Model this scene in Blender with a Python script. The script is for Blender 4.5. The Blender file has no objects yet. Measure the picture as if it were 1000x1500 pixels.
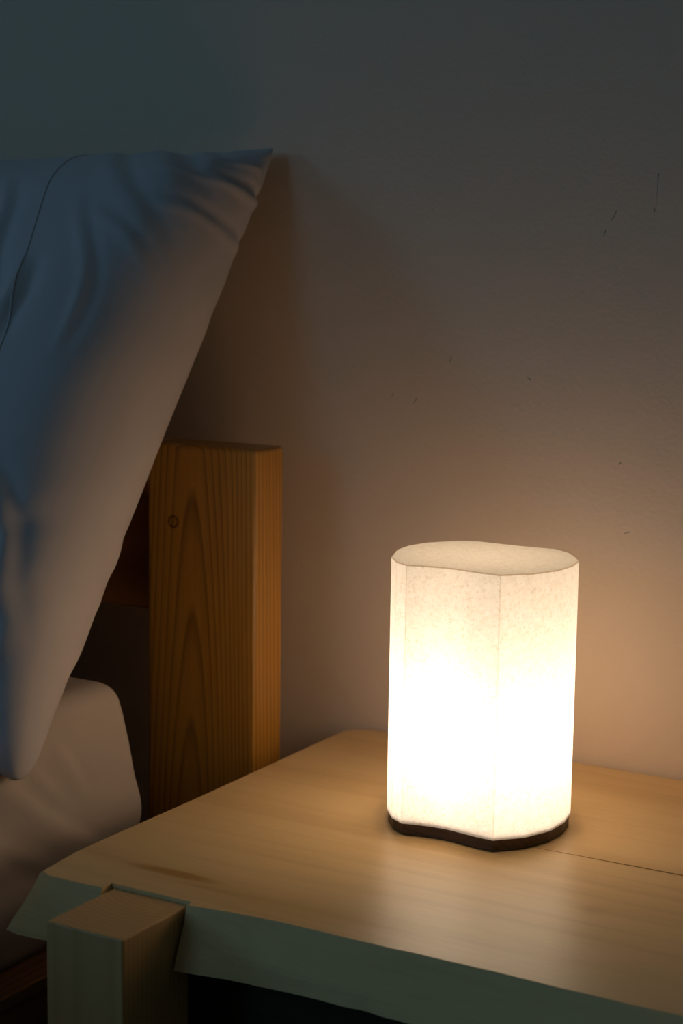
import bpy, bmesh, math, random
from mathutils import Vector, noise, Matrix

random.seed(4)
scene = bpy.context.scene
COL = scene.collection

# ------------------------------------------------------------------ camera
YAW, PITCH, ROLL = math.radians(30), math.radians(8.2), math.radians(0.82)
Fv = Vector((-math.sin(YAW)*math.cos(PITCH), math.cos(YAW)*math.cos(PITCH), -math.sin(PITCH)))
R0 = Vector((math.cos(YAW), math.sin(YAW), 0)); U0 = R0.cross(Fv)
Rv = R0*math.cos(ROLL) + U0*math.sin(ROLL); Uv = U0*math.cos(ROLL) - R0*math.sin(ROLL)
cam_d = bpy.data.cameras.new('camera'); cam = bpy.data.objects.new('camera', cam_d); COL.objects.link(cam)
cam.matrix_world = Matrix(((Rv.x, Uv.x, -Fv.x, 0), (Rv.y, Uv.y, -Fv.y, 0), (Rv.z, Uv.z, -Fv.z, .95), (0, 0, 0, 1)))
cam_d.sensor_fit = 'VERTICAL'; cam_d.sensor_height = 36; cam_d.lens = 36*2573/1500
cam_d.clip_start = .02
cam_d.dof.use_dof = True; cam_d.dof.focus_distance = 1.36; cam_d.dof.aperture_fstop = 8
scene.camera = cam

# ------------------------------------------------------------------ light
w = bpy.data.worlds.new('dusk'); scene.world = w; w.use_nodes = True
w.node_tree.nodes['Background'].inputs[0].default_value = (.12, .26, .5, 1)
w.node_tree.nodes['Background'].inputs[1].default_value = .3
WINDOW_Y, WINDOW_Z = (-1.35, -.45), (1.15, 2.05)      # opening in the left wall
WINDOW2_X, WINDOW2_Z = (-2.3, -1.2), (1.2, 2.3)       # opening in the front wall
def daylight(name, loc, rot, sx, sy, energy):
    ld = bpy.data.lights.new(name, 'AREA'); ld.shape = 'RECTANGLE'; ld.size = sx; ld.size_y = sy
    ld.energy = energy; ld.color = (.25, .60, 1.0)
    lo = bpy.data.objects.new(name, ld); COL.objects.link(lo); lo.location = loc; lo.rotation_euler = rot
daylight('dusk_daylight', (-3.2, sum(WINDOW_Y)/2, sum(WINDOW_Z)/2), (0, -math.pi/2, 0), WINDOW_Z[1]-WINDOW_Z[0], WINDOW_Y[1]-WINDOW_Y[0], 10)
daylight('dusk_daylight', (sum(WINDOW2_X)/2, -3.4, sum(WINDOW2_Z)/2), (math.pi/2, 0, 0), WINDOW2_X[1]-WINDOW2_X[0], WINDOW2_Z[1]-WINDOW2_Z[0], 9.5)
LAMP_POWER, LAMP_COLOR = 1.03, (1.0, .80, .59)
vs = scene.view_settings
vs.view_transform = 'Standard'; vs.look = 'None'; vs.gamma = 1; vs.use_curve_mapping = False
vs.exposure = 0.0

# ------------------------------------------------------------------ helpers
def tag(o, label=None, cat=None, kind=None, group=None):
    for k, v in (('label', label), ('category', cat), ('kind', kind), ('group', group)):
        if v: o[k] = v
    return o

def empty(name, loc):
    o = bpy.data.objects.new(name, None); COL.objects.link(o); o.location = loc
    o.empty_display_size = .05
    return o

def origin(o):
    v = Vector((0, 0, 0))
    while o: v = v + o.location; o = o.parent
    return v

def build(name, verts, faces, mat, parent=None, smooth=False, org=None):
    """verts are in room coordinates; the object's origin is org (or the parent's)."""
    po = origin(parent)
    org = Vector(org) if org is not None else po
    me = bpy.data.meshes.new(name)
    me.from_pydata([tuple(Vector(v)-org) for v in verts], [], faces)
    bm = bmesh.new(); bm.from_mesh(me); bmesh.ops.recalc_face_normals(bm, faces=bm.faces[:]); bm.to_mesh(me); bm.free()
    if smooth: me.polygons.foreach_set('use_smooth', [True]*len(me.polygons))
    me.materials.append(mat)
    o = bpy.data.objects.new(name, me); COL.objects.link(o)
    o.parent = parent; o.location = org - po
    return o

def bevel(o, wdt=.002, seg=2):
    m = o.modifiers.new('bevel', 'BEVEL'); m.width = wdt; m.segments = seg; m.limit_method = 'ANGLE'; m.angle_limit = math.radians(40)
    return o

def autosmooth(o, deg=35):
    o.data.polygons.foreach_set('use_smooth', [True]*len(o.data.polygons)); o.data.set_sharp_from_angle(angle=math.radians(deg)); return o

def boxv(x0, x1, y0, y1, z0, z1):
    v = [(x, y, z) for z in (z0, z1) for y in (y0, y1) for x in (x0, x1)]
    f = [(0, 2, 3, 1), (4, 5, 7, 6), (0, 1, 5, 4), (2, 6, 7, 3), (0, 4, 6, 2), (1, 3, 7, 5)]
    return v, f

def box(name, b, mat, parent=None, bv=0, org=None):
    o = build(name, *boxv(*b), mat, parent, org=org)
    return bevel(o, bv) if bv else o

def boxes(name, bs, mat, parent=None, org=None):
    V, Fc = [], []
    for b in bs:
        v, f = boxv(*b); n = len(V); V += v; Fc += [tuple(i+n for i in q) for q in f]
    return build(name, V, Fc, mat, parent, org=org)

def loft(rings, cap0=True, cap1=True):
    n = len(rings[0]); V = [p for r in rings for p in r]; Fc = []
    for k in range(len(rings)-1):
        for i in range(n):
            j = (i+1) % n
            Fc.append((k*n+i, k*n+j, (k+1)*n+j, (k+1)*n+i))
    if cap0: Fc.append(tuple(range(n))[::-1])
    if cap1: Fc.append(tuple((len(rings)-1)*n+i for i in range(n)))
    return V, Fc

def tube(pts, r, n=6, closed=False):
    pts = [Vector(p) for p in pts]; rings = []
    L = len(pts)
    for i, p in enumerate(pts):
        a = pts[(i-1) % L] if closed or i > 0 else p
        b = pts[(i+1) % L] if closed or i < L-1 else p
        t = (b-a).normalized()
        s = t.cross(Vector((0, 0, 1)))
        if s.length < 1e-3: s = t.cross(Vector((1, 0, 0)))
        s.normalize(); q = t.cross(s)
        rings.append([tuple(p + s*math.cos(2*math.pi*k/n)*r + q*math.sin(2*math.pi*k/n)*r) for k in range(n)])
    if closed: rings.append(rings[0])
    return loft(rings, not closed, not closed)

# ------------------------------------------------------------------ materials
def new_mat(name):
    m = bpy.data.materials.new(name); m.use_nodes = True
    nt = m.node_tree; return m, nt, nt.nodes, nt.links, nt.nodes['Principled BSDF']

def N(nodes, kind, **kw):
    n = nodes.new(kind)
    for k, v in kw.items():
        if k.startswith('i_'):
            key = k[2:]; key = int(key) if key.isdigit() else key
            n.inputs[key].default_value = v
        else: setattr(n, k, v)
    return n

def ramp(nodes, stops):
    r = nodes.new('ShaderNodeValToRGB')
    while len(r.color_ramp.elements) < len(stops): r.color_ramp.elements.new(.5)
    for e, (p, c) in zip(r.color_ramp.elements, stops):
        e.position = p; e.color = (*c, 1) if len(c) == 3 else c
    return r

def wood(name, light, dark, axis, center, freq, rings=.6, wob=.012, stretch=.08, fibre=.35, rough=.45, tilt=(0, 0, 0), spots=(), mottle=0, spec=.5, bump=.08):
    """solid wood: growth rings around an axis, so faces show long grain and ends show arcs."""
    m, nt, nd, lk, bs = new_mat(name)
    tc = N(nd, 'ShaderNodeTexCoord')
    sub = N(nd, 'ShaderNodeVectorMath', operation='SUBTRACT'); sub.inputs[1].default_value = center
    lk.new(tc.outputs['Object'], sub.inputs[0])
    mp = N(nd, 'ShaderNodeMapping'); mp.inputs['Rotation'].default_value = tilt
    lk.new(sub.outputs[0], mp.inputs[0])
    st = [1, 1, 1]; st['xyz'.index(axis)] = stretch
    flat = [1, 1, 1]; flat['xyz'.index(axis)] = 0
    v1 = N(nd, 'ShaderNodeVectorMath', operation='MULTIPLY'); v1.inputs[1].default_value = st
    lk.new(mp.outputs[0], v1.inputs[0])
    n1 = N(nd, 'ShaderNodeTexNoise', i_Scale=9.0, i_Detail=2.0); lk.new(v1.outputs[0], n1.inputs['Vector'])
    c1 = N(nd, 'ShaderNodeVectorMath', operation='SUBTRACT'); c1.inputs[1].default_value = (.5, .5, .5); lk.new(n1.outputs['Color'], c1.inputs[0])
    s1 = N(nd, 'ShaderNodeVectorMath', operation='SCALE'); s1.inputs['Scale'].default_value = wob*2; lk.new(c1.outputs[0], s1.inputs[0])
    ad = N(nd, 'ShaderNodeVectorMath', operation='ADD'); lk.new(mp.outputs[0], ad.inputs[0]); lk.new(s1.outputs[0], ad.inputs[1])
    fl = N(nd, 'ShaderNodeVectorMath', operation='MULTIPLY'); fl.inputs[1].default_value = flat; lk.new(ad.outputs[0], fl.inputs[0])
    ln = N(nd, 'ShaderNodeVectorMath', operation='LENGTH'); lk.new(fl.outputs[0], ln.inputs[0])
    mu = N(nd, 'ShaderNodeMath', operation='MULTIPLY', i_1=freq); lk.new(ln.outputs['Value'], mu.inputs[0])
    fr = N(nd, 'ShaderNodeMath', operation='FRACT'); lk.new(mu.outputs[0], fr.inputs[0])
    rr = ramp(nd, [(0, (0, 0, 0)), (.55, (.25, .25, .25)), (.86, (1, 1, 1)), (1, (0, 0, 0))]); lk.new(fr.outputs[0], rr.inputs[0])
    # fine fibres
    fs = [260, 260, 260]; fs['xyz'.index(axis)] = 9
    v2 = N(nd, 'ShaderNodeVectorMath', operation='MULTIPLY'); v2.inputs[1].default_value = fs; lk.new(mp.outputs[0], v2.inputs[0])
    n2 = N(nd, 'ShaderNodeTexNoise', i_Scale=1.0, i_Detail=3.0, i_Roughness=.6); lk.new(v2.outputs[0], n2.inputs['Vector'])
    # broad bands of darker heartwood along the grain
    fs3 = [16, 16, 16]; fs3['xyz'.index(axis)] = 2.2
    v3 = N(nd, 'ShaderNodeVectorMath', operation='MULTIPLY'); v3.inputs[1].default_value = fs3; lk.new(mp.outputs[0], v3.inputs[0])
    n3 = N(nd, 'ShaderNodeTexNoise', i_Scale=1.0, i_Detail=3.0); lk.new(v3.outputs[0], n3.inputs['Vector'])
    a1 = N(nd, 'ShaderNodeMath', operation='MULTIPLY', i_1=rings); lk.new(rr.outputs[0], a1.inputs[0])
    f0 = N(nd, 'ShaderNodeMath', operation='SUBTRACT', i_1=.5); lk.new(n2.outputs['Fac'], f0.inputs[0])
    a2 = N(nd, 'ShaderNodeMath', operation='MULTIPLY_ADD', i_1=fibre); lk.new(f0.outputs[0], a2.inputs[0]); lk.new(a1.outputs[0], a2.inputs[2])
    m0 = N(nd, 'ShaderNodeMath', operation='SUBTRACT', i_1=.5); lk.new(n3.outputs['Fac'], m0.inputs[0])
    a3 = N(nd, 'ShaderNodeMath', operation='MULTIPLY_ADD', i_1=mottle); lk.new(m0.outputs[0], a3.inputs[0]); lk.new(a2.outputs[0], a3.inputs[2])
    last = a3.outputs[0]
    for (p, sc, r_in, r_out, amt) in spots:         # knots and pitch streaks at fixed places in the wood
        d0 = N(nd, 'ShaderNodeVectorMath', operation='SUBTRACT'); d0.inputs[1].default_value = p; lk.new(tc.outputs['Object'], d0.inputs[0])
        d1 = N(nd, 'ShaderNodeVectorMath', operation='MULTIPLY'); d1.inputs[1].default_value = sc; lk.new(d0.outputs[0], d1.inputs[0])
        d2 = N(nd, 'ShaderNodeVectorMath', operation='LENGTH'); lk.new(d1.outputs[0], d2.inputs[0])
        if r_in > 0: rp = ramp(nd, [(0, (.3, .3, .3)), (r_in*.6, (.1, .1, .1)), (r_in, (1, 1, 1)), (r_out, (0, 0, 0))])
        else: rp = ramp(nd, [(0, (1, 1, 1)), (r_out, (0, 0, 0))])
        lk.new(d2.outputs['Value'], rp.inputs[0])
        q = N(nd, 'ShaderNodeMath', operation='MULTIPLY_ADD', i_1=amt); lk.new(rp.outputs[0], q.inputs[0]); lk.new(last, q.inputs[2]); last = q.outputs[0]
    mx = N(nd, 'ShaderNodeMix', data_type='RGBA', clamp_factor=True)
    mx.inputs[6].default_value = (*light, 1); mx.inputs[7].default_value = (*dark, 1)
    lk.new(last, mx.inputs[0]); lk.new(mx.outputs[2], bs.inputs['Base Color'])
    bs.inputs['Roughness'].default_value = rough; bs.inputs['Specular IOR Level'].default_value = spec
    bp = N(nd, 'ShaderNodeBump', i_Strength=bump, i_Distance=.001); lk.new(last, bp.inputs['Height']); lk.new(bp.outputs[0], bs.inputs['Normal'])
    return m

def fabric(name, col, weave=900, bump=.12):
    m, nt, nd, lk, bs = new_mat(name)
    tc = N(nd, 'ShaderNodeTexCoord')
    n1 = N(nd, 'ShaderNodeTexNoise', i_Scale=weave, i_Detail=2.0); lk.new(tc.outputs['Object'], n1.inputs['Vector'])
    n2 = N(nd, 'ShaderNodeTexNoise', i_Scale=14.0, i_Detail=3.0); lk.new(tc.outputs['Object'], n2.inputs['Vector'])
    mx = N(nd, 'ShaderNodeMix', data_type='RGBA'); mx.inputs[6].default_value = (*[c*.93 for c in col], 1); mx.inputs[7].default_value = (*col, 1)
    lk.new(n2.outputs['Fac'], mx.inputs[0]); lk.new(mx.outputs[2], bs.inputs['Base Color'])
    bs.inputs['Roughness'].default_value = .9; bs.inputs['Specular IOR Level'].default_value = .15
    bs.inputs['Sheen Weight'].default_value = .15
    bp = N(nd, 'ShaderNodeBump', i_Strength=bump, i_Distance=.0006); lk.new(n1.outputs['Fac'], bp.inputs['Height']); lk.new(bp.outputs[0], bs.inputs['Normal'])
    return m

def plaster(name, col):
    m, nt, nd, lk, bs = new_mat(name)
    tc = N(nd, 'ShaderNodeTexCoord')
    n1 = N(nd, 'ShaderNodeTexNoise', i_Scale=230.0, i_Detail=3.0, i_Roughness=.55); lk.new(tc.outputs['Object'], n1.inputs['Vector'])
    n2 = N(nd, 'ShaderNodeTexNoise', i_Scale=11.0, i_Detail=4.0); lk.new(tc.outputs['Object'], n2.inputs['Vector'])
    n3 = N(nd, 'ShaderNodeTexNoise', i_Scale=3.0, i_Detail=2.0); lk.new(tc.outputs['Object'], n3.inputs['Vector'])
    mx = N(nd, 'ShaderNodeMix', data_type='RGBA'); mx.inputs[6].default_value = (*[c*.95 for c in col], 1); mx.inputs[7].default_value = (*col, 1)
    lk.new(n3.outputs['Fac'], mx.inputs[0]); lk.new(mx.outputs[2], bs.inputs['Base Color'])
    ad = N(nd, 'ShaderNodeMath', operation='MULTIPLY_ADD', i_1=2.5); lk.new(n2.outputs['Fac'], ad.inputs[0]); lk.new(n1.outputs['Fac'], ad.inputs[2])
    bp = N(nd, 'ShaderNodeBump', i_Strength=.35, i_Distance=.0012); lk.new(ad.outputs[0], bp.inputs['Height']); lk.new(bp.outputs[0], bs.inputs['Normal'])
    bs.inputs['Roughness'].default_value = .75; bs.inputs['Specular IOR Level'].default_value = .25
    return m

def plain(name, col, rough=.6, spec=.3):
    m, nt, nd, lk, bs = new_mat(name)
    tc = N(nd, 'ShaderNodeTexCoord')
    n2 = N(nd, 'ShaderNodeTexNoise', i_Scale=30.0, i_Detail=3.0); lk.new(tc.outputs['Object'], n2.inputs['Vector'])
    mx = N(nd, 'ShaderNodeMix', data_type='RGBA'); mx.inputs[6].default_value = (*[c*.85 for c in col], 1); mx.inputs[7].default_value = (*col, 1)
    lk.new(n2.outputs['Fac'], mx.inputs[0]); lk.new(mx.outputs[2], bs.inputs['Base Color'])
    bs.inputs['Roughness'].default_value = rough; bs.inputs['Specular IOR Level'].default_value = spec
    return m

def paper(name, col, trans):
    """thin fibrous washi-like sheet that lets the bulb's light through."""
    m, nt, nd, lk, bs = new_mat(name); nd.remove(bs)
    out = [n for n in nd if n.type == 'OUTPUT_MATERIAL'][0]
    tc = N(nd, 'ShaderNodeTexCoord')
    n1 = N(nd, 'ShaderNodeTexNoise', i_Scale=420.0, i_Detail=4.0, i_Roughness=.65); lk.new(tc.outputs['Object'], n1.inputs['Vector'])
    n2 = N(nd, 'ShaderNodeTexNoise', i_Scale=150.0, i_Detail=5.0, i_Roughness=.6); lk.new(tc.outputs['Object'], n2.inputs['Vector'])
    n3 = N(nd, 'ShaderNodeTexVoronoi', i_Scale=230.0, feature='F1'); lk.new(tc.outputs['Object'], n3.inputs['Vector'])
    r1 = ramp(nd, [(.30, (.84, .79, .73)), (.48, (1, 1, 1))]); lk.new(n1.outputs['Fac'], r1.inputs[0])
    r2 = ramp(nd, [(.25, (.90, .88, .85)), (.62, (1, 1, 1))]); lk.new(n2.outputs['Fac'], r2.inputs[0])
    r3 = ramp(nd, [(.05, (.72, .62, .5)), (.13, (1, 1, 1))]); lk.new(n3.outputs['Distance'], r3.inputs[0])
    m1 = N(nd, 'ShaderNodeMix', data_type='RGBA', blend_type='MULTIPLY'); m1.inputs[0].default_value = 1; lk.new(r1.outputs[0], m1.inputs[6]); lk.new(r2.outputs[0], m1.inputs[7])
    m2 = N(nd, 'ShaderNodeMix', data_type='RGBA', blend_type='MULTIPLY'); m2.inputs[0].default_value = .5; lk.new(m1.outputs[2], m2.inputs[6]); lk.new(r3.outputs[0], m2.inputs[7])
    m3 = N(nd, 'ShaderNodeMix', data_type='RGBA', blend_type='MULTIPLY'); m3.inputs[0].default_value = 1; lk.new(m2.outputs[2], m3.inputs[6]); m3.inputs[7].default_value = (*col, 1)
    df = N(nd, 'ShaderNodeBsdfDiffuse'); tr = N(nd, 'ShaderNodeBsdfTranslucent')
    lk.new(m3.outputs[2], df.inputs[0]); lk.new(m3.outputs[2], tr.inputs[0])
    ms = N(nd, 'ShaderNodeMixShader'); ms.inputs[0].default_value = trans
    lk.new(df.outputs[0], ms.inputs[1]); lk.new(tr.outputs[0], ms.inputs[2]); lk.new(ms.outputs[0], out.inputs['Surface'])
    return m

WALL = plaster('painted_plaster', (.80, .61, .45))
CEIL = plaster('ceiling_paint', (.74, .70, .64))
FRAME_PAINT = plain('white_window_paint', (.7, .7, .68), .4)
MARK = plain('grey_scuff', (.42, .35, .29), .8)
WALL_PAINT_RIDGE = plain('paint_ridge', (.80, .61, .45), .6)
TW = (-.49, 1.21, 0)          # table base
SLAB_ARGS = dict(light=(.92, .60, .265), dark=(.62, .32, .09), axis='x', center=(.1, .15, .62), freq=38, rings=.16, wob=.05, stretch=.07, fibre=.40, mottle=1.4, tilt=(0, .02, .03),
            spots=(((-.236, -.193, .5), (20, 120, 18), 0, 1.0, 1.3), ((-.20, -.205, .5), (14, 160, 18), 0, 1.0, .5), ((.055, -.10, .5), (60, 60, 20), 0, .9, .35),
                   ((.13, -.025, .5), (16, 90, 14), 0, 1, .5)))
SLAB = wood('pale_maple', rough=.37, spec=.5, **SLAB_ARGS)
SLAB_EDGE = wood('pale_maple_live_edge', rough=.65, spec=.2, bump=.7, **{**SLAB_ARGS, 'light': (1.0, .66, .30), 'dark': (.62, .36, .15), 'mottle': 2.0, 'fibre': .6})
LEG = wood('oiled_leg_wood', (.80, .45, .17), (.55, .27, .09), 'z', (.01, .075, 0), 210, rings=.40, wob=.006, stretch=.05, fibre=.4, rough=.5, mottle=.4)
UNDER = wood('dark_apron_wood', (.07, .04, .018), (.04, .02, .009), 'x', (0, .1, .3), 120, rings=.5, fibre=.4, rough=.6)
PINE = wood('varnished_pine', (.60, .28, .042), (.16, .052, .006), 'z', (-.075, -.060, .55), 250, rings=.62, wob=.010, stretch=.09, fibre=.45, rough=.28, tilt=(-.035, -.012, 0), mottle=.8,
            spots=(((-.0925, -.024, .7025), (120, 60, 120), .62, .85, 1.0),))
PINE_RAIL = wood('varnished_pine_rail', (.36, .15, .035), (.13, .04, .008), 'x', (0, -.1, .6), 130, rings=.8, wob=.01, stretch=.1, fibre=.3, rough=.35, mottle=.5)
PINE_SIDE = wood('varnished_pine_side', (.36, .15, .035), (.13, .04, .008), 'y', (-.1, 0, .3), 130, rings=.8, wob=.01, stretch=.1, fibre=.3, rough=.35, mottle=.5)
WALNUT = wood('walnut', (.085, .040, .017), (.03, .013, .006), 'x', (0, .05, .1), 220, rings=.7, wob=.01, stretch=.08, fibre=.5, rough=.45)
PAPER = paper('fibre_paper', (.97, .955, .93), .47)
PAPER_TOP = paper('fibre_paper_top', (.90, .83, .72), .30)
PAPER_EDGE = paper('folded_paper_edge', (.66, .55, .43), .36)
PAPER_FOLD = paper('folded_paper', (.87, .82, .76), .45)
COTTON = fabric('white_cotton', (.70, .63, .62))
SHEET = fabric('cream_cotton', (.64, .53, .44))
FLOORM = wood('floor_boards', (.16, .09, .045), (.09, .05, .02), 'y', (0, 0, .3), 60, rings=.5, fibre=.3, rough=.5)

# ------------------------------------------------------------------ room
WY = 1.455; X0, X1, Y0, H = -3.0, 2.4, -3.2, 2.6
tag(box('floor', (X0, X1, Y0, WY, -.1, 0), FLOORM), kind='structure')
tag(box('ceiling', (X0, X1, Y0, WY, H, H+.1), CEIL), kind='structure')
wall_back = tag(box('wall_back', (X0-.12, X1+.12, WY, WY+.12, -.1, H+.1), WALL), kind='structure')
tag(box('wall_right', (X1, X1+.12, Y0, WY, -.1, H+.1), WALL), kind='structure')
(wy0, wy1), (wz0, wz1) = WINDOW_Y, WINDOW_Z
tag(boxes('wall_left', [(X0-.12, X0, Y0, wy0, -.1, H+.1), (X0-.12, X0, wy1, WY, -.1, H+.1), (X0-.12, X0, wy0, wy1, -.1, wz0), (X0-.12, X0, wy0, wy1, wz1, H+.1)], WALL), kind='structure')
(vx0, vx1), (vz0, vz1) = WINDOW2_X, WINDOW2_Z
tag(boxes('wall_front', [(X0-.12, vx0, Y0-.12, Y0, -.1, H+.1), (vx1, X1+.12, Y0-.12, Y0, -.1, H+.1), (vx0, vx1, Y0-.12, Y0, -.1, vz0), (vx0, vx1, Y0-.12, Y0, vz1, H+.1)], WALL), kind='structure')
win = tag(empty('window_1', (X0-.06, (wy0+wy1)/2, wz0)), kind='structure')
fw = .045
boxes('window_frame', [(X0-.08, X0-.03, wy0, wy0+fw, wz0, wz1), (X0-.08, X0-.03, wy1-fw, wy1, wz0, wz1), (X0-.08, X0-.03, wy0+fw, wy1-fw, wz0, wz0+fw), (X0-.08, X0-.03, wy0+fw, wy1-fw, wz1-fw, wz1)], FRAME_PAINT, win)
gm, nt, nd, lk, bs = new_mat('window_glass'); nd.remove(bs)
tb = N(nd, 'ShaderNodeBsdfTransparent'); gb = N(nd, 'ShaderNodeBsdfGlossy', i_Roughness=.02); mxs = N(nd, 'ShaderNodeMixShader', i_0=.06)
lk.new(tb.outputs[0], mxs.inputs[1]); lk.new(gb.outputs[0], mxs.inputs[2]); lk.new(mxs.outputs[0], [n for n in nd if n.type == 'OUTPUT_MATERIAL'][0].inputs['Surface'])
box('pane', (X0-.058, X0-.053, wy0+fw, wy1-fw, wz0+fw, wz1-fw), gm, win)
box('window_sill', (X0-.02, X0+.10, wy0-.04, wy1+.04, wz0-.03, wz0), FRAME_PAINT, win, .004)
win2 = tag(empty('window_2', ((vx0+vx1)/2, Y0-.06, vz0)), kind='structure')
boxes('window_frame', [(vx0, vx0+fw, Y0-.08, Y0-.03, vz0, vz1), (vx1-fw, vx1, Y0-.08, Y0-.03, vz0, vz1), (vx0+fw, vx1-fw, Y0-.08, Y0-.03, vz0, vz0+fw), (vx0+fw, vx1-fw, Y0-.08, Y0-.03, vz1-fw, vz1)], FRAME_PAINT, win2)
box('pane', (vx0+fw, vx1-fw, Y0-.058, Y0-.053, vz0+fw, vz1-fw), gm, win2)
box('window_sill', (vx0-.04, vx1+.04, Y0-.02, Y0+.10, vz0-.03, vz0), FRAME_PAINT, win2, .004)
# scuffs and a paint run on the plaster, a hair proud of it
def mark(name, pts, r, mat):
    v, f = tube([(x, WY+r*.55, z) for x, z in pts], r, 6)
    return build(name, v, f, mat, wall_back, True)
mark('paint_run', [(-.5325, 1.026), (-.5332, 1.010), (-.5342, .996)], .0009, WALL_PAINT_RIDGE)
mark('scuff', [(-.5345, .9965), (-.5350, .9935)], .0008, MARK)
for pts in ([(-.5695, .9945), (-.571, .990), (-.574, .9865)], [(-.5785, .978), (-.5805, .973)], [(-.7255, .862), (-.727, .857)], [(-.6485, .8465), (-.645, .8445)],
            [(-.5565, .776), (-.559, .774)], [(-.4965, .729), (-.493, .722), (-.490, .715)], [(-.7605, .822), (-.764, .817)], [(-.7855, .826), (-.787, .822)], [(-.546, .715), (-.551, .713)]):
    mark('scuff', pts, .0005, MARK)

# ------------------------------------------------------------------ bedside table
table = tag(empty('bedside_table', TW), 'solid wood bedside table with a pale live-edge slab top beside the bed', 'table')
XL, XR = -.8145, -.17
LEGS_X = ((-.748, -.683), (-.302, -.237))
ZT, ZB = .5, .457
def nz(x, s=1.0, k=0): return noise.noise(Vector((x*s, k*7.3, 1.7)))
def front_y(x, k):         # k: 0 top edge .. 1 bottom edge
    base = .9765 + .0025*nz(x, 9, 1)
    if x < -.742: base = .9645 + (-.742-x)*-.03
    elif x < -.62: base = .968 + .0085*((x+.683)/.063)
    base += .0012*nz(x, 40, 2+k) + .0010*nz(x, 95, 12+k)*(k > 0)
    prof = [0, -.003, -.008, -.013, -.014][k]
    prof *= 1 + (.35*nz(x, 5, 5)-.15)*min(1, max(0, (x+.68)/.12))
    return base + prof
levels = [(ZT, 0), (.4985, 0), (.488, 1), (.476, 2), (.4645, 3), (ZB, 4)]
rings = []
for li, (z, k) in enumerate(levels):
    t = (ZT-z)/(ZT-ZB)
    pts = []
    xs = [XL+.006+.0065*i for i in range(9)]
    stations = [XL+.003, XL+.012, XL+.024, XL+.036, XL+.048, -.7515, -.7514, -.6803, -.6802] + [-.672+.006*i for i in range(61)] + [-.3055, -.3054, -.2335, -.2334, -.22, -.2, -.185, XR]
    for i, x in enumerate(stations):
        notch = (-.7515 < x < -.6802) or (-.3055 < x < -.2334)
        y = .9762 if notch else front_y(x, k)
        if li == 0 and not notch: y += .0012
        xx = x
        if x < -.755:
            fl = (-.755-x)/.06
            xx = x - .0160*t**1.3*fl*1.15 + (.006 if li == 0 else 0)*fl*.3
            if i == 0: y += .006 - .004*t
        pts.append((xx, y, z))
    pts += [(XR, 1.2134, z), (XL-.001 - .018*t**1.3, 1.2134, z)]
    for q in range(1, 5):
        yq = 1.2134 + (.985-1.2134)*q/4.6
        pts.append((XL-.001 + .0015*nz(yq, 12, 3) - .018*t**1.3, yq, z))
    rings.append(pts)
v, f = loft(rings)
ob = autosmooth(build('board', v, f, SLAB, table)); ob.data.materials.append(SLAB_EDGE)
for p_ in ob.data.polygons:
    if abs(p_.normal.z) < .8: p_.material_index = 1
tag(ob, 'front board with a wavy live edge, notched around the leg')
# back board; the joint opens into a dark crack towards the right
gap = lambda x: max(0, (x+.57)*.016) if x < -.37 else .0032
rings = []
for z in (ZT, .498, .478, ZB):
    t = (ZT-z)/(ZT-ZB)
    fr = [(XL-.001-.018*t**1.3, 1.2134, z)] + [(x, 1.2134+gap(x)+(.0004*nz(x, 60, 4) if x > -.56 else 0), z) for x in [-.60+.02*i for i in range(22)]] + [(XR, 1.2134+gap(XR), z)]
    bk = [(XR, 1.4465, z), (-.5, 1.4475, z), (-.69, 1.4480, z), (-.775, 1.4470, z), (-.797, 1.4440, z), (-.8115, 1.4365, z), (-.8175, 1.426, z), (XL-.0035-.01*t, 1.39, z), (XL-.002-.018*t**1.3, 1.30, z)]
    rings.append(fr+bk)
v, f = loft(rings)
tag(build('board', v, f, SLAB, table), 'back board against the wall')
for xi, (a, b) in enumerate(LEGS_X):
    bevel(build('leg', *boxv(a, b, .8985, .9755, 0, .4975), LEG, table, org=((a+b)/2, .937, 0)), .0012)
    bevel(build('leg', *boxv(a, b, 1.365, 1.43, 0, ZB), LEG, table, org=((a+b)/2, 1.40, 0)), .0012)
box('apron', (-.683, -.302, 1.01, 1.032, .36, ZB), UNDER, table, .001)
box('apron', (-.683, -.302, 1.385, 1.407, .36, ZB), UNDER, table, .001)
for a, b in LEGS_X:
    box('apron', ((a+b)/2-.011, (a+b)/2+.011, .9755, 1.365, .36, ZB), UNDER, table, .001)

# ------------------------------------------------------------------ table lamp
LB = (-.59, 1.25, ZT)
lamp = tag(empty('table_lamp', LB), 'glowing cream paper lamp with wavy outline on thin dark wood base', 'lamp')
FOOT = [(-.6515, 1.2085), (-.6375, 1.1910), (-.6245, 1.1830), (-.6120, 1.1862), (-.5990, 1.1885), (-.5860, 1.1888), (-.5730, 1.1868), (-.5590, 1.1848), (-.5452, 1.1842),
        (-.5275, 1.2035), (-.5172, 1.2290), (-.5160, 1.2535), (-.5200, 1.2760), (-.5285, 1.2900), (-.5420, 1.3080), (-.5580, 1.3190), (-.5800, 1.3168), (-.6030, 1.3170),
        (-.6290, 1.3185), (-.6460, 1.3090), (-.6605, 1.2880), (-.6660, 1.2660), (-.6640, 1.2410)]
def foot(z, s=1.0, off=0.0):
    r = []
    for x, y in FOOT:
        dx, dy = (x-LB[0])*s, (y-LB[1])*s
        r.append((LB[0]+dx, LB[1]+dy, z))
    return r
SZ0, SZ1 = .5098, .7170
base = build('base', *loft([foot(ZT, .962), foot(ZT+.0008, .982), foot(.5093, .982), foot(.5097, .975)]), WALNUT, lamp); tag(base, 'thin dark walnut base plate')
build('base_plug', *loft([foot(.5097, .95), foot(.5150, .95)]), WALNUT, base)
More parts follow.
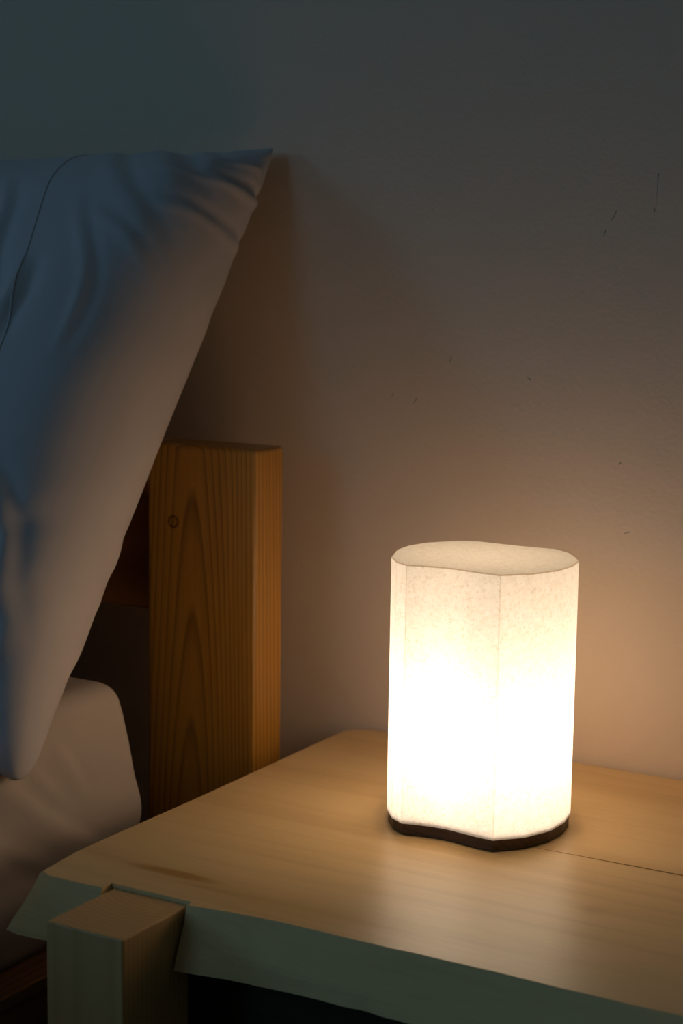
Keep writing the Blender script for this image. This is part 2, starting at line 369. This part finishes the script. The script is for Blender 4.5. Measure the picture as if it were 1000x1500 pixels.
shade = tag(empty('shade', (0, 0, SZ0-ZT)), 'upright cream paper shade with folded facets'); shade.parent = lamp
n = len(FOOT); FOLDS = [0, 1, 2, 8, 12, 13, 15, 18, 20, 22]; fold_w = .0006
def along(i, d):            # footprint point moved d along the next (d>0) or previous (d<0) facet
    p = Vector(FOOT[i]); q = Vector(FOOT[(i+1) % n] if d > 0 else FOOT[i-1])
    return p + (q-p).normalized()*abs(d)
def sheet(name, pts, mat):
    zs = [SZ0+(SZ1-.0010-SZ0)*k/10 for k in range(11)]
    V = [(p[0], p[1], z) for z in zs for p in pts]; m = len(pts)
    return build(name, V, [(k*m+i, k*m+i+1, (k+1)*m+i+1, (k+1)*m+i) for k in range(10) for i in range(m-1)], mat, shade)
for a, b in zip(FOLDS, FOLDS[1:]+[FOLDS[0]+n]):
    sheet('panel', [along(a, fold_w)] + [FOOT[i % n] for i in range(a+1, b)] + [along(b % n, -fold_w)], PAPER)
    p0, p1 = along(a, -fold_w), along(a, fold_w)
    sheet('crease', [p0, FOOT[a], p1], PAPER_FOLD)
top_in = foot(SZ1, .990)
build('top_panel', top_in, [tuple(range(n))], PAPER_TOP, shade)
rim = foot(SZ1-.0010, 1.0) + foot(SZ1, .997) + top_in
build('top_seam', rim, [(k*n+i, k*n+(i+1) % n, (k+1)*n+(i+1) % n, (k+1)*n+i) for k in range(2) for i in range(n)], PAPER_EDGE, shade)
# warm LED capsule on its holder inside the shade
def lathe(c, prof, nn=20):
    return loft([[(c[0]+r*math.cos(2*math.pi*k/nn), c[1]+r*math.sin(2*math.pi*k/nn), z) for k in range(nn)] for r, z in prof])
cx, cy = -.594, 1.248
build('bulb_holder', *lathe((cx, cy), [(.016, .5150), (.016, .532), (.012, .540)]), plain('black_plastic', (.03, .03, .03)), lamp, True)
pd = bpy.data.lights.new('bulb', 'POINT'); pd.energy = LAMP_POWER; pd.color = LAMP_COLOR; pd.shadow_soft_size = .026
po = bpy.data.objects.new('bulb', pd); COL.objects.link(po); po.parent = lamp; po.location = Vector((cx, cy, .586))-Vector(LB)

# ------------------------------------------------------------------ bed
PX0, PX1, PY0, PY1, PZ = -.9865, -.8635, 1.339, 1.387, .7765
BW = 1.45
bed = tag(empty('bed', (-.9, .4, 0)), 'varnished pine bed frame with square headboard posts by the wall', 'bed')
for dx in (0, -BW):
    c = ((PX0+PX1)/2+dx+.055, 1.411, 0)
    bevel(build('post', *boxv(PX0+dx, PX1+dx, PY0, PY1, 0, PZ), PINE, bed, org=((PX1+dx), 1.363, 0)), .004, 3)
box('headboard_rail', (PX0-BW+.1255, PX0, 1.349, 1.375, .6130, .757), PINE_RAIL, bed, .002)
RZ = .3642
box('side_rail', (-.928, -.890, -.62, 1.339, RZ-.15, RZ), PINE_SIDE, bed, .002)
box('side_rail', (PX0-BW, PX0-BW+.038, -.62, 1.339, RZ-.15, RZ), PINE_SIDE, bed, .002)
for a in (-.99, PX0-BW):
    build('post', *boxv(a, a+.1, -.67, -.62, 0, .45), PINE, bed, org=(a+.1, -.645, 0))
box('foot_rail', (PX0-BW+.1, -.99, -.66, -.635, .25, .42), PINE_RAIL, bed, .002)
for i in range(12):
    y = -.5 + i*.155
    box('slat', (PX0-BW+.038, -.928, y, y+.07, RZ-.03, RZ-.012), PINE_RAIL, bed)

# mattress in a fitted sheet
MX1, MX0, MY0, MY1, MZ0, MZ1 = -.9315, -2.40, -.60, 1.246, RZ-.012, .5755
def rbox_point(u, v_, wv):   # cube coords -1..1 -> rounded box with bulging sides
    rx, ry, rz = (MX1-MX0)/2, (MY1-MY0)/2, (MZ1-MZ0)/2
    p = Vector((u*rx, v_*ry, wv*rz)); r = .018
    q = Vector([max(-e+r, min(e-r, c)) for c, e in zip(p, (rx, ry, rz))])
    d = p-q
    if d.length > 1e-6: p = q + d.normalized()*min(r, d.length if max(abs(c) for c in d) < r*.999 else r)
    return p
def mattress():
    bm = bmesh.new(); bmesh.ops.create_cube(bm, size=2)
    bmesh.ops.subdivide_edges(bm, edges=bm.edges[:], cuts=150, use_grid_fill=True)
    def dens(t): return math.copysign(abs(t)**.55, t)      # more rows towards the rims
    cxm, cym, czm = (MX0+MX1)/2, (MY0+MY1)/2, (MZ0+MZ1)/2
    V = []
    for vv in bm.verts:
        u, v_, wv = dens(vv.co.x), dens(vv.co.y), vv.co.z
        p = rbox_point(u, v_, wv)
        x, y, z = p.x+cxm, p.y+cym, p.z+czm
        h = max(0, (z-MZ0)/(MZ1-MZ0))
        # head end leans in a little towards the top, sides bulge at mid height
        sv = min(1, max(0, (v_-.9)/.085)); sv = sv*sv*(3-2*sv)
        y += sv*(-.020*h**2.5 + .004*math.sin(h*math.pi))
        if u > .9:
            x += .012*math.sin(h*math.pi)*(1-.3*h)
            # tension folds running down from the top corner
            a = (y-1.20) + (z-.57)*.9
            fold = math.sin(a*62 + 3*noise.noise(Vector((y*6, z*6, 0)))) * max(0, noise.noise(Vector((a*9, z*3, 3)))+.35)
            x += .0030*fold*min(1, h*1.6)*max(0, 1-h**4)*min(1, max(0, (1.235-y)/.05))
            for (cy0, cz0, ang, ln_, wd_, dp_) in ((1.07, .555, -48, .12, .006, .0020), (1.03, .545, -40, .16, .008, .0022), (1.12, .555, -58, .10, .005, .0022), (1.00, .50, -30, .2, .008, .002), (.93, .52, -30, .2, .008, .0018), (1.10, .49, -35, .12, .006, .002)):
                tx, ty = math.cos(math.radians(ang)), math.sin(math.radians(ang)); ay, az = y-cy0, z-cz0
                al, ac = ay*tx+az*ty, az*tx-ay*ty
                if 0 < al < ln_: x += dp_*math.sin(math.pi*al/ln_)*(math.exp(-(ac/wd_)**2)-.5*math.exp(-((ac-1.7*wd_)/wd_)**2))
            b = z - .425 - .06*(1.15-y) + .02*noise.noise(Vector((y*8, 2, 0)))
            x += -.007*math.exp(-(b/.018)**2) + .004*math.exp(-((b-.035)/.022)**2)
        elif wv > .9: z += .003*noise.noise(Vector((x*7, y*7, 0)))
        if u > .9 or v_ > .9: x += .0012*noise.noise(Vector((x*20, y*24, z*20))); y += .0015*noise.noise(Vector((x*22, y*20, z*26+5)))
        V.append((x, y, z))
    bm.verts.index_update(); Fc = [tuple(q.index for q in fc.verts) for fc in bm.faces]; bm.free()
    return V, Fc
v, f = mattress()
mt = build('mattress', v, f, SHEET, None, True, org=(-1.66, .3, MZ0)); tag(mt, 'mattress in a smooth cream fitted sheet on the bed frame', 'mattress')

# ------------------------------------------------------------------ pillow leaning on the wall
A = Vector((-.905, 1.438, 1.056)); B = Vector((-.895, 1.041, .560))
DIR = (A-B).normalized(); HH = (A-B).length/2; TURN = math.radians(4); XD = Vector((-math.cos(TURN), -math.sin(TURN), 0)); NRM = DIR.cross(XD).normalized(); NRM = NRM if NRM.y < 0 else -NRM   # front normal
WW = .33; TT = .107
MID = (A+B)/2 + XD*WW
def pillow_point(u, v_, side):
    """u: -1 far end .. 1 near end, v_: -1 bottom .. 1 top, side: 1 front, -1 back"""
    if side > 0: e = max(0, 1-abs(u)**9)**.5*(1-max(0, (v_-.60)/.40)**1.9 if v_ > 0 else max(0, 1-abs(v_)**5)**.5)
    else: e = (max(0, 1-abs(u)**6)*max(0, 1-abs(v_)**(3.0 if v_ > 0 else 4.2)))**.52
    pinch_u = .014*(1-v_*v_)**1.2; pinch_v = .022*(1-u*u)
    x = u*(WW-pinch_u*abs(u)**2)
    y = v_*(HH-pinch_v*abs(v_)**2)
    t = side*(.100 if side > 0 else TT)*e*(1-.24*v_ if side < 0 else 1-.16*max(0, v_)+.34*min(0, v_))
    cs = (u*v_)**10; rc = .012 if v_ < 0 else .004; x -= math.copysign(rc*cs, u); y -= math.copysign(rc*cs, v_)
    P = MID - XD*x + DIR*y + NRM*t
    return P, e
NG = 150
def grid_t(i):
    s = -1+2*i/NG
    return math.sin(s*math.pi/2)*.6+s*.4
rc_ = random.Random(11)
def crease(x0, x1, y0, y1, a0, a1, dmin, dmax):
    a = math.radians(rc_.uniform(a0, a1))
    return (rc_.uniform(x0, x1), rc_.uniform(y0, y1), math.cos(a), math.sin(a), rc_.uniform(.10, .26), rc_.uniform(.004, .009), rc_.uniform(dmin, dmax))
CREASES = {1: [crease(-.05, .24, -.20, .24, -80, -42, .003, .0065) for k in range(22)] + [crease(.05, .27, -.30, -.02, -85, -60, .003, .006) for k in range(10)],
           -1: [crease(.10, .30, -.25, .28, -85, -50, .001, .003) for k in range(14)]}
def pillow():
    V, idx, Fc = [], {}, []
    for side in (1, -1):
        for i in range(NG+1):
            for j in range(NG+1):
                rim = i in (0, NG) or j in (0, NG)
                if side == -1 and rim: idx[(-1, i, j)] = idx[(1, i, j)]; continue
                u, v_ = grid_t(i), grid_t(j)
                P, e = pillow_point(u, v_, side)
                # soft creases running down and across the cover
                P = P + NRM*side*.004*noise.noise(P*11)*min(1, e*2)
                mx_, my_ = u*WW, v_*HH
                for (c0x, c0y, tx, ty, ln_, wd_, dp_) in CREASES[side]:
                    ax, ay = mx_-c0x, my_-c0y
                    al = ax*tx+ay*ty
                    if -.02 < al < ln_+.02:
                        ac = ay*tx-ax*ty + .010*math.sin(al*30+c0x*90)
                        if abs(ac) < 4*wd_:
                            env = max(0, math.sin(math.pi*min(1, max(0, al/ln_))))**.7
                            P = P + NRM*side*min(1, e*3)*dp_*env*(math.exp(-(ac/wd_)**2)-.6*math.exp(-((ac-1.6*wd_)/wd_)**2))
                # the ears fold where the filling ends
                rx, rv, rv2 = (1-u), (1-v_), (1+v_)
                for (da, wd, dp) in ((.10, .012, -.010), (.128, .014, .006), (.165, .010, -.007), (.185, .014, .004), (.06, .010, -.005)):
                    dd = rx*WW*1.0 + rv*HH*.9 + .012*noise.noise(P*11)
                    if dd < .3: P = P + NRM*side*dp*(.40 if side > 0 else .12)*math.exp(-((dd-da)/wd)**2)
                    dd = rx*WW + rv2*HH*.8 + .02*noise.noise(P*11)
                    if dd < .3: P = P + NRM*side*dp*(.30 if side > 0 else .12)*math.exp(-((dd-da)/wd)**2)
                # tucks across the end near the top corner
                if u > .6 and v_ > .4:
                    tn, yd = side*(.100 if side > 0 else TT)*e, HH-v_*HH
                    wx = min(1, (u-.6)/.3)
                    for (t0, y0, t1, y1, wd_, dp_) in ((.105, .088, -.03, .052, .0045, .0045), (.085, .058, .02, .034, .004, .0035), (.10, .13, -.04, .10, .005, .0025)):
                        lx, ly = t1-t0, y1-y0; L2 = math.hypot(lx, ly); al = ((tn-t0)*lx+(yd-y0)*ly)/L2; ac = ((tn-t0)*ly-(yd-y0)*lx)/L2
                        if -.01 < al < L2+.01: P = P + Vector((1, -.3, 0))*wx*dp_*(math.exp(-((ac-wd_)/wd_)**2)-math.exp(-((ac+wd_)/wd_)**2))
                # corner ear droops over the mattress edge
                dB = math.exp(-(rx/.16)**2-(rv2/.16)**2)
                P = P + Vector((.006, 0, -.034))*dB
                # rest on the mattress, wall behind
                if P.x < -.925:
                    lim = .579
                    if P.z < lim+.03: P.z = lim+.03*math.exp((P.z-lim-.03)/.03) if P.z < lim+.03 else P.z
                if P.y > 1.43: P.y = 1.43+.02*(1-math.exp(-(P.y-1.43)/.02))
                idx[(side, i, j)] = len(V); V.append(tuple(P))
        for i in range(NG):
            for j in range(NG):
                q = (idx[(side, i, j)], idx[(side, i+1, j)], idx[(side, i+1, j+1)], idx[(side, i, j+1)])
                Fc.append(q if side == 1 else q[::-1])
    return V, Fc, idx
v, f, pidx = pillow()
pl = build('pillow', v, f, COTTON, None, True, org=(MID.x, MID.y, .58)); tag(pl, 'large white cotton pillow leaning against the wall on the mattress', 'pillow')
# stitched hem line across the pillowcase, a fixed distance in from its open end
hem = []
for j in range(4, NG-1):
    uu = .45 + .22*(1-grid_t(j)); i = max(k for k in range(NG) if grid_t(k) <= uu); fr_ = (uu-grid_t(i))/(grid_t(i+1)-grid_t(i))
    if uu < .85: hem.append(Vector(v[pidx[(1, i, j)]]).lerp(Vector(v[pidx[(1, i+1, j)]]), fr_)+NRM*.0002)
build('hem_seam', *tube(hem, .0009, 6), COTTON, pl, True)
